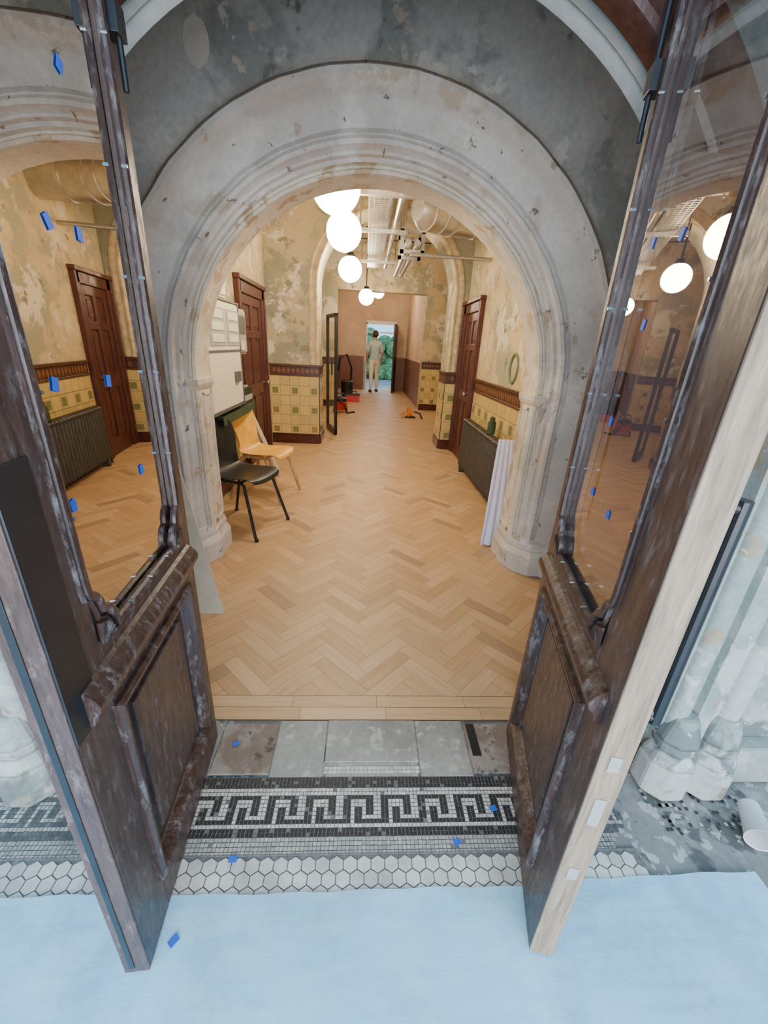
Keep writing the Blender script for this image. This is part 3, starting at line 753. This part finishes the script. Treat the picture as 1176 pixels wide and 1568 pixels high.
make('body',mb,[M_orp,M_blackp],e,bevel=.003)
M=Matrix.Translation((1.325,.79,.038))@Matrix.Rotation(math.radians(62),4,'Z')@Matrix.Rotation(math.radians(90),4,'Y')
mb=MB(M); n=28
R1=[(.001,.052),(.029,.052),(.030,.058),(.041,-.055),(.0435,-.058),(.0435,-.062),(.040,-.060),(.0285,.050),(.001,.049)]
mb.grid([[(r*math.cos(2*math.pi*k/n),r*math.sin(2*math.pi*k/n),z) for k in range(n+1)] for r,z in R1])
make('paper_cup',mb,M_white,smooth=True)
# ------------------------------------------------------------ MAN
def man(loc,rot,H):
    k=H/1.78; M=Matrix.Translation(loc)@Matrix.Rotation(rot,4,'Z')@Matrix.Scale(k,4)
    V=[];E=[];Rd=[]
    def ad(p_,r,par=None):
        V.append(p_); Rd.append(r if isinstance(r,tuple) else (r,r)); i=len(V)-1
        if par is not None: E.append((par,i))
        return i
    pel=ad((0,0,.97),(.155,.115)); w_=ad((0,.005,1.10),(.145,.105),pel); ch=ad((0,0,1.28),(.165,.12),w_); cl=ad((0,-.005,1.41),(.13,.095),ch)
    nk=ad((0,.0,1.49),(.058,.058),cl); jw=ad((0,.015,1.56),(.062,.07),nk); hd=ad((0,.02,1.66),(.078,.095),jw); ad((0,.015,1.735),(.055,.07),hd)
    for s in (1,-1):
        sh=ad((s*.17,-.005,1.41),(.068,.068),cl); el=ad((s*.235,-.03,1.14),(.046,.046),sh); wr=ad((s*.235,.10,.93),(.030,.028),el); ad((s*.232,.125,.875),(.036,.020),wr)
        dy=.12*s
        hp=ad((s*.095,.0,.90),(.10,.10),pel); kn=ad((s*.105,.03+dy*.7,.50),(.070,.072),hp); an=ad((s*.11,dy-.02,.10),(.052,.055),kn)
    me=bpy.data.meshes.new('m'); me.from_pydata(V,E,[]); ob=bpy.data.objects.new('tmp',me); SC.collection.objects.link(ob)
    ob.modifiers.new('s','SKIN'); 
    if not me.skin_vertices: 
        bm=bmesh.new(); bm.from_mesh(me); bm.verts.layers.skin.verify(); bm.to_mesh(me); bm.free()
    for i,sv in enumerate(me.skin_vertices[0].data): sv.radius=Rd[i]; sv.use_root=(i==0)
    d=ob.modifiers.new('u','SUBSURF'); d.levels=2; d.render_levels=2
    dg=bpy.context.evaluated_depsgraph_get(); body=bpy.data.meshes.new_from_object(ob.evaluated_get(dg)); bpy.data.objects.remove(ob)
    for m_ in (M_skin,M_shirt,M_trous): body.materials.append(m_)
    for p_ in body.polygons:
        c=p_.center; p_.use_smooth=True
        if c.z>1.485: p_.material_index=0
        elif abs(c.x)>.16 and c.z<1.20 : p_.material_index=0 if (abs(c.x)>.175 ) else 1
        elif c.z>.93: p_.material_index=1
        else: p_.material_index=2
        if abs(c.x)<.19 and c.z<.93: p_.material_index=2
        if abs(c.x)>.19 and c.z<1.16: p_.material_index=0
    e=empty('man',loc); body.transform(Matrix.Translation(-Vector(loc))@M); bo=bpy.data.objects.new('body',body); SC.collection.objects.link(bo); bo.parent=e
    mb=MB(M)
    mb.ell((0,-.012,1.675),(.088,.100,.108),18,12,0)
    make('hair',mb,M_hair,e,smooth=True)
    mb=MB(M); 
    mb.tube([(0,.10,1.68),(0,.125,1.645),(0,.105,1.635)],[.008,.014,.008],8)
    for s in (1,-1):
        mb.ell((s*.09,.01,1.65),(.012,.02,.03),10,8)
        for q_,(dx,l) in enumerate(((-.022,.060),(-.007,.072),(.008,.068),(.022,.055))):
            b0=Vector((s*.232+0,.128+dx,.86)); mb.tube([b0,b0+Vector((0,.004,-l*.5)),b0+Vector((-s*.012,.004,-l))],[.009,.0085,.006],6)
        b0=Vector((s*.22,.145,.895)); mb.tube([b0,b0+Vector((-s*.01,.022,-.025)),b0+Vector((-s*.012,.026,-.05))],[.011,.009,.007],6)
    make('ears_nose_hands',mb,M_skin,e,smooth=True)
    mb=MB(M)
    for s in (1,-1):
        mb.ell((s*.03,.105,1.662),(.012,.01,.007),8,6)
    mb.ell((0,.098,1.605),(.022,.008,.005),8,6); make('eyes_mouth',mb,M_hair,e,smooth=True)
    mb=MB(M)
    for s in (1,-1):
        dy=.12*s; mb.ell((s*.115,dy+.05,.045),(.048,.135,.045),14,8); mb.box(s*.115-.045,s*.115+.045,dy-.07,dy+.17,.0,.02)
    make('shoes',mb,M_shoe,e,smooth=True)
man((.30,13.9,0),math.radians(8),1.86)
mb=MB(); mb.box(-6,7,15.3,30,-.12,-.02); make('ground_garden',mb,M_pave)
mb=MB()
for k in range(260):
    mb.ell((-4+9*R(),19.5+1.2*R(),.2+2.4*R()*R()),(.25+.2*R(),.25,.25+.15*R()),7,5)
make('hedge',mb,M_leafg,smooth=True)
# ------------------------------------------------------------ lights
w=bpy.data.worlds.new('sky'); SC.world=w; w.use_nodes=True
bg=w.node_tree.nodes['Background']; bg.inputs[0].default_value=(.40,.69,1,1); bg.inputs[1].default_value=2.2
def area(name,loc,rot,sx,sy,p_,col):
    l=bpy.data.lights.new(name,'AREA'); l.shape='RECTANGLE'; l.size=sx; l.size_y=sy; l.energy=p_; l.color=col
    o=bpy.data.objects.new(name,l); o.location=loc; o.rotation_euler=rot; SC.collection.objects.link(o)
area('porch_daylight_fill',(0,-2.6,1.3),(math.radians(97),0,0),4,2.6,310,(.92,.95,1))  # area lamp added to stand for porch daylight and lift the dim arch
area('daylight_garden',(.5,15.6,2.6),(math.radians(-60),0,0),1.5,2,60,(.85,.93,1))
# ------------------------------------------------------------ camera
cam=bpy.data.cameras.new('camera'); co=bpy.data.objects.new('camera',cam); SC.collection.objects.link(co)
fpx=620
fwd=Vector((-28,-256,fpx)).normalized(); dn=Vector((-85,(fpx*fpx+28*85)/256,fpx)).normalized(); rt=dn.cross(fwd).normalized()
X=Vector((rt.x,fwd.x,-dn.x)); Yv=-Vector((rt.y,fwd.y,-dn.y)); Z=-Vector((rt.z,fwd.z,-dn.z))
co.matrix_world=Matrix((( X.x,Yv.x,Z.x,0),(X.y,Yv.y,Z.y,0),(X.z,Yv.z,Z.z,CH),(0,0,0,1)))
cam.sensor_fit='VERTICAL'; cam.sensor_height=36; cam.lens=36*fpx/1568; cam.clip_start=.02; cam.clip_end=200
SC.camera=co
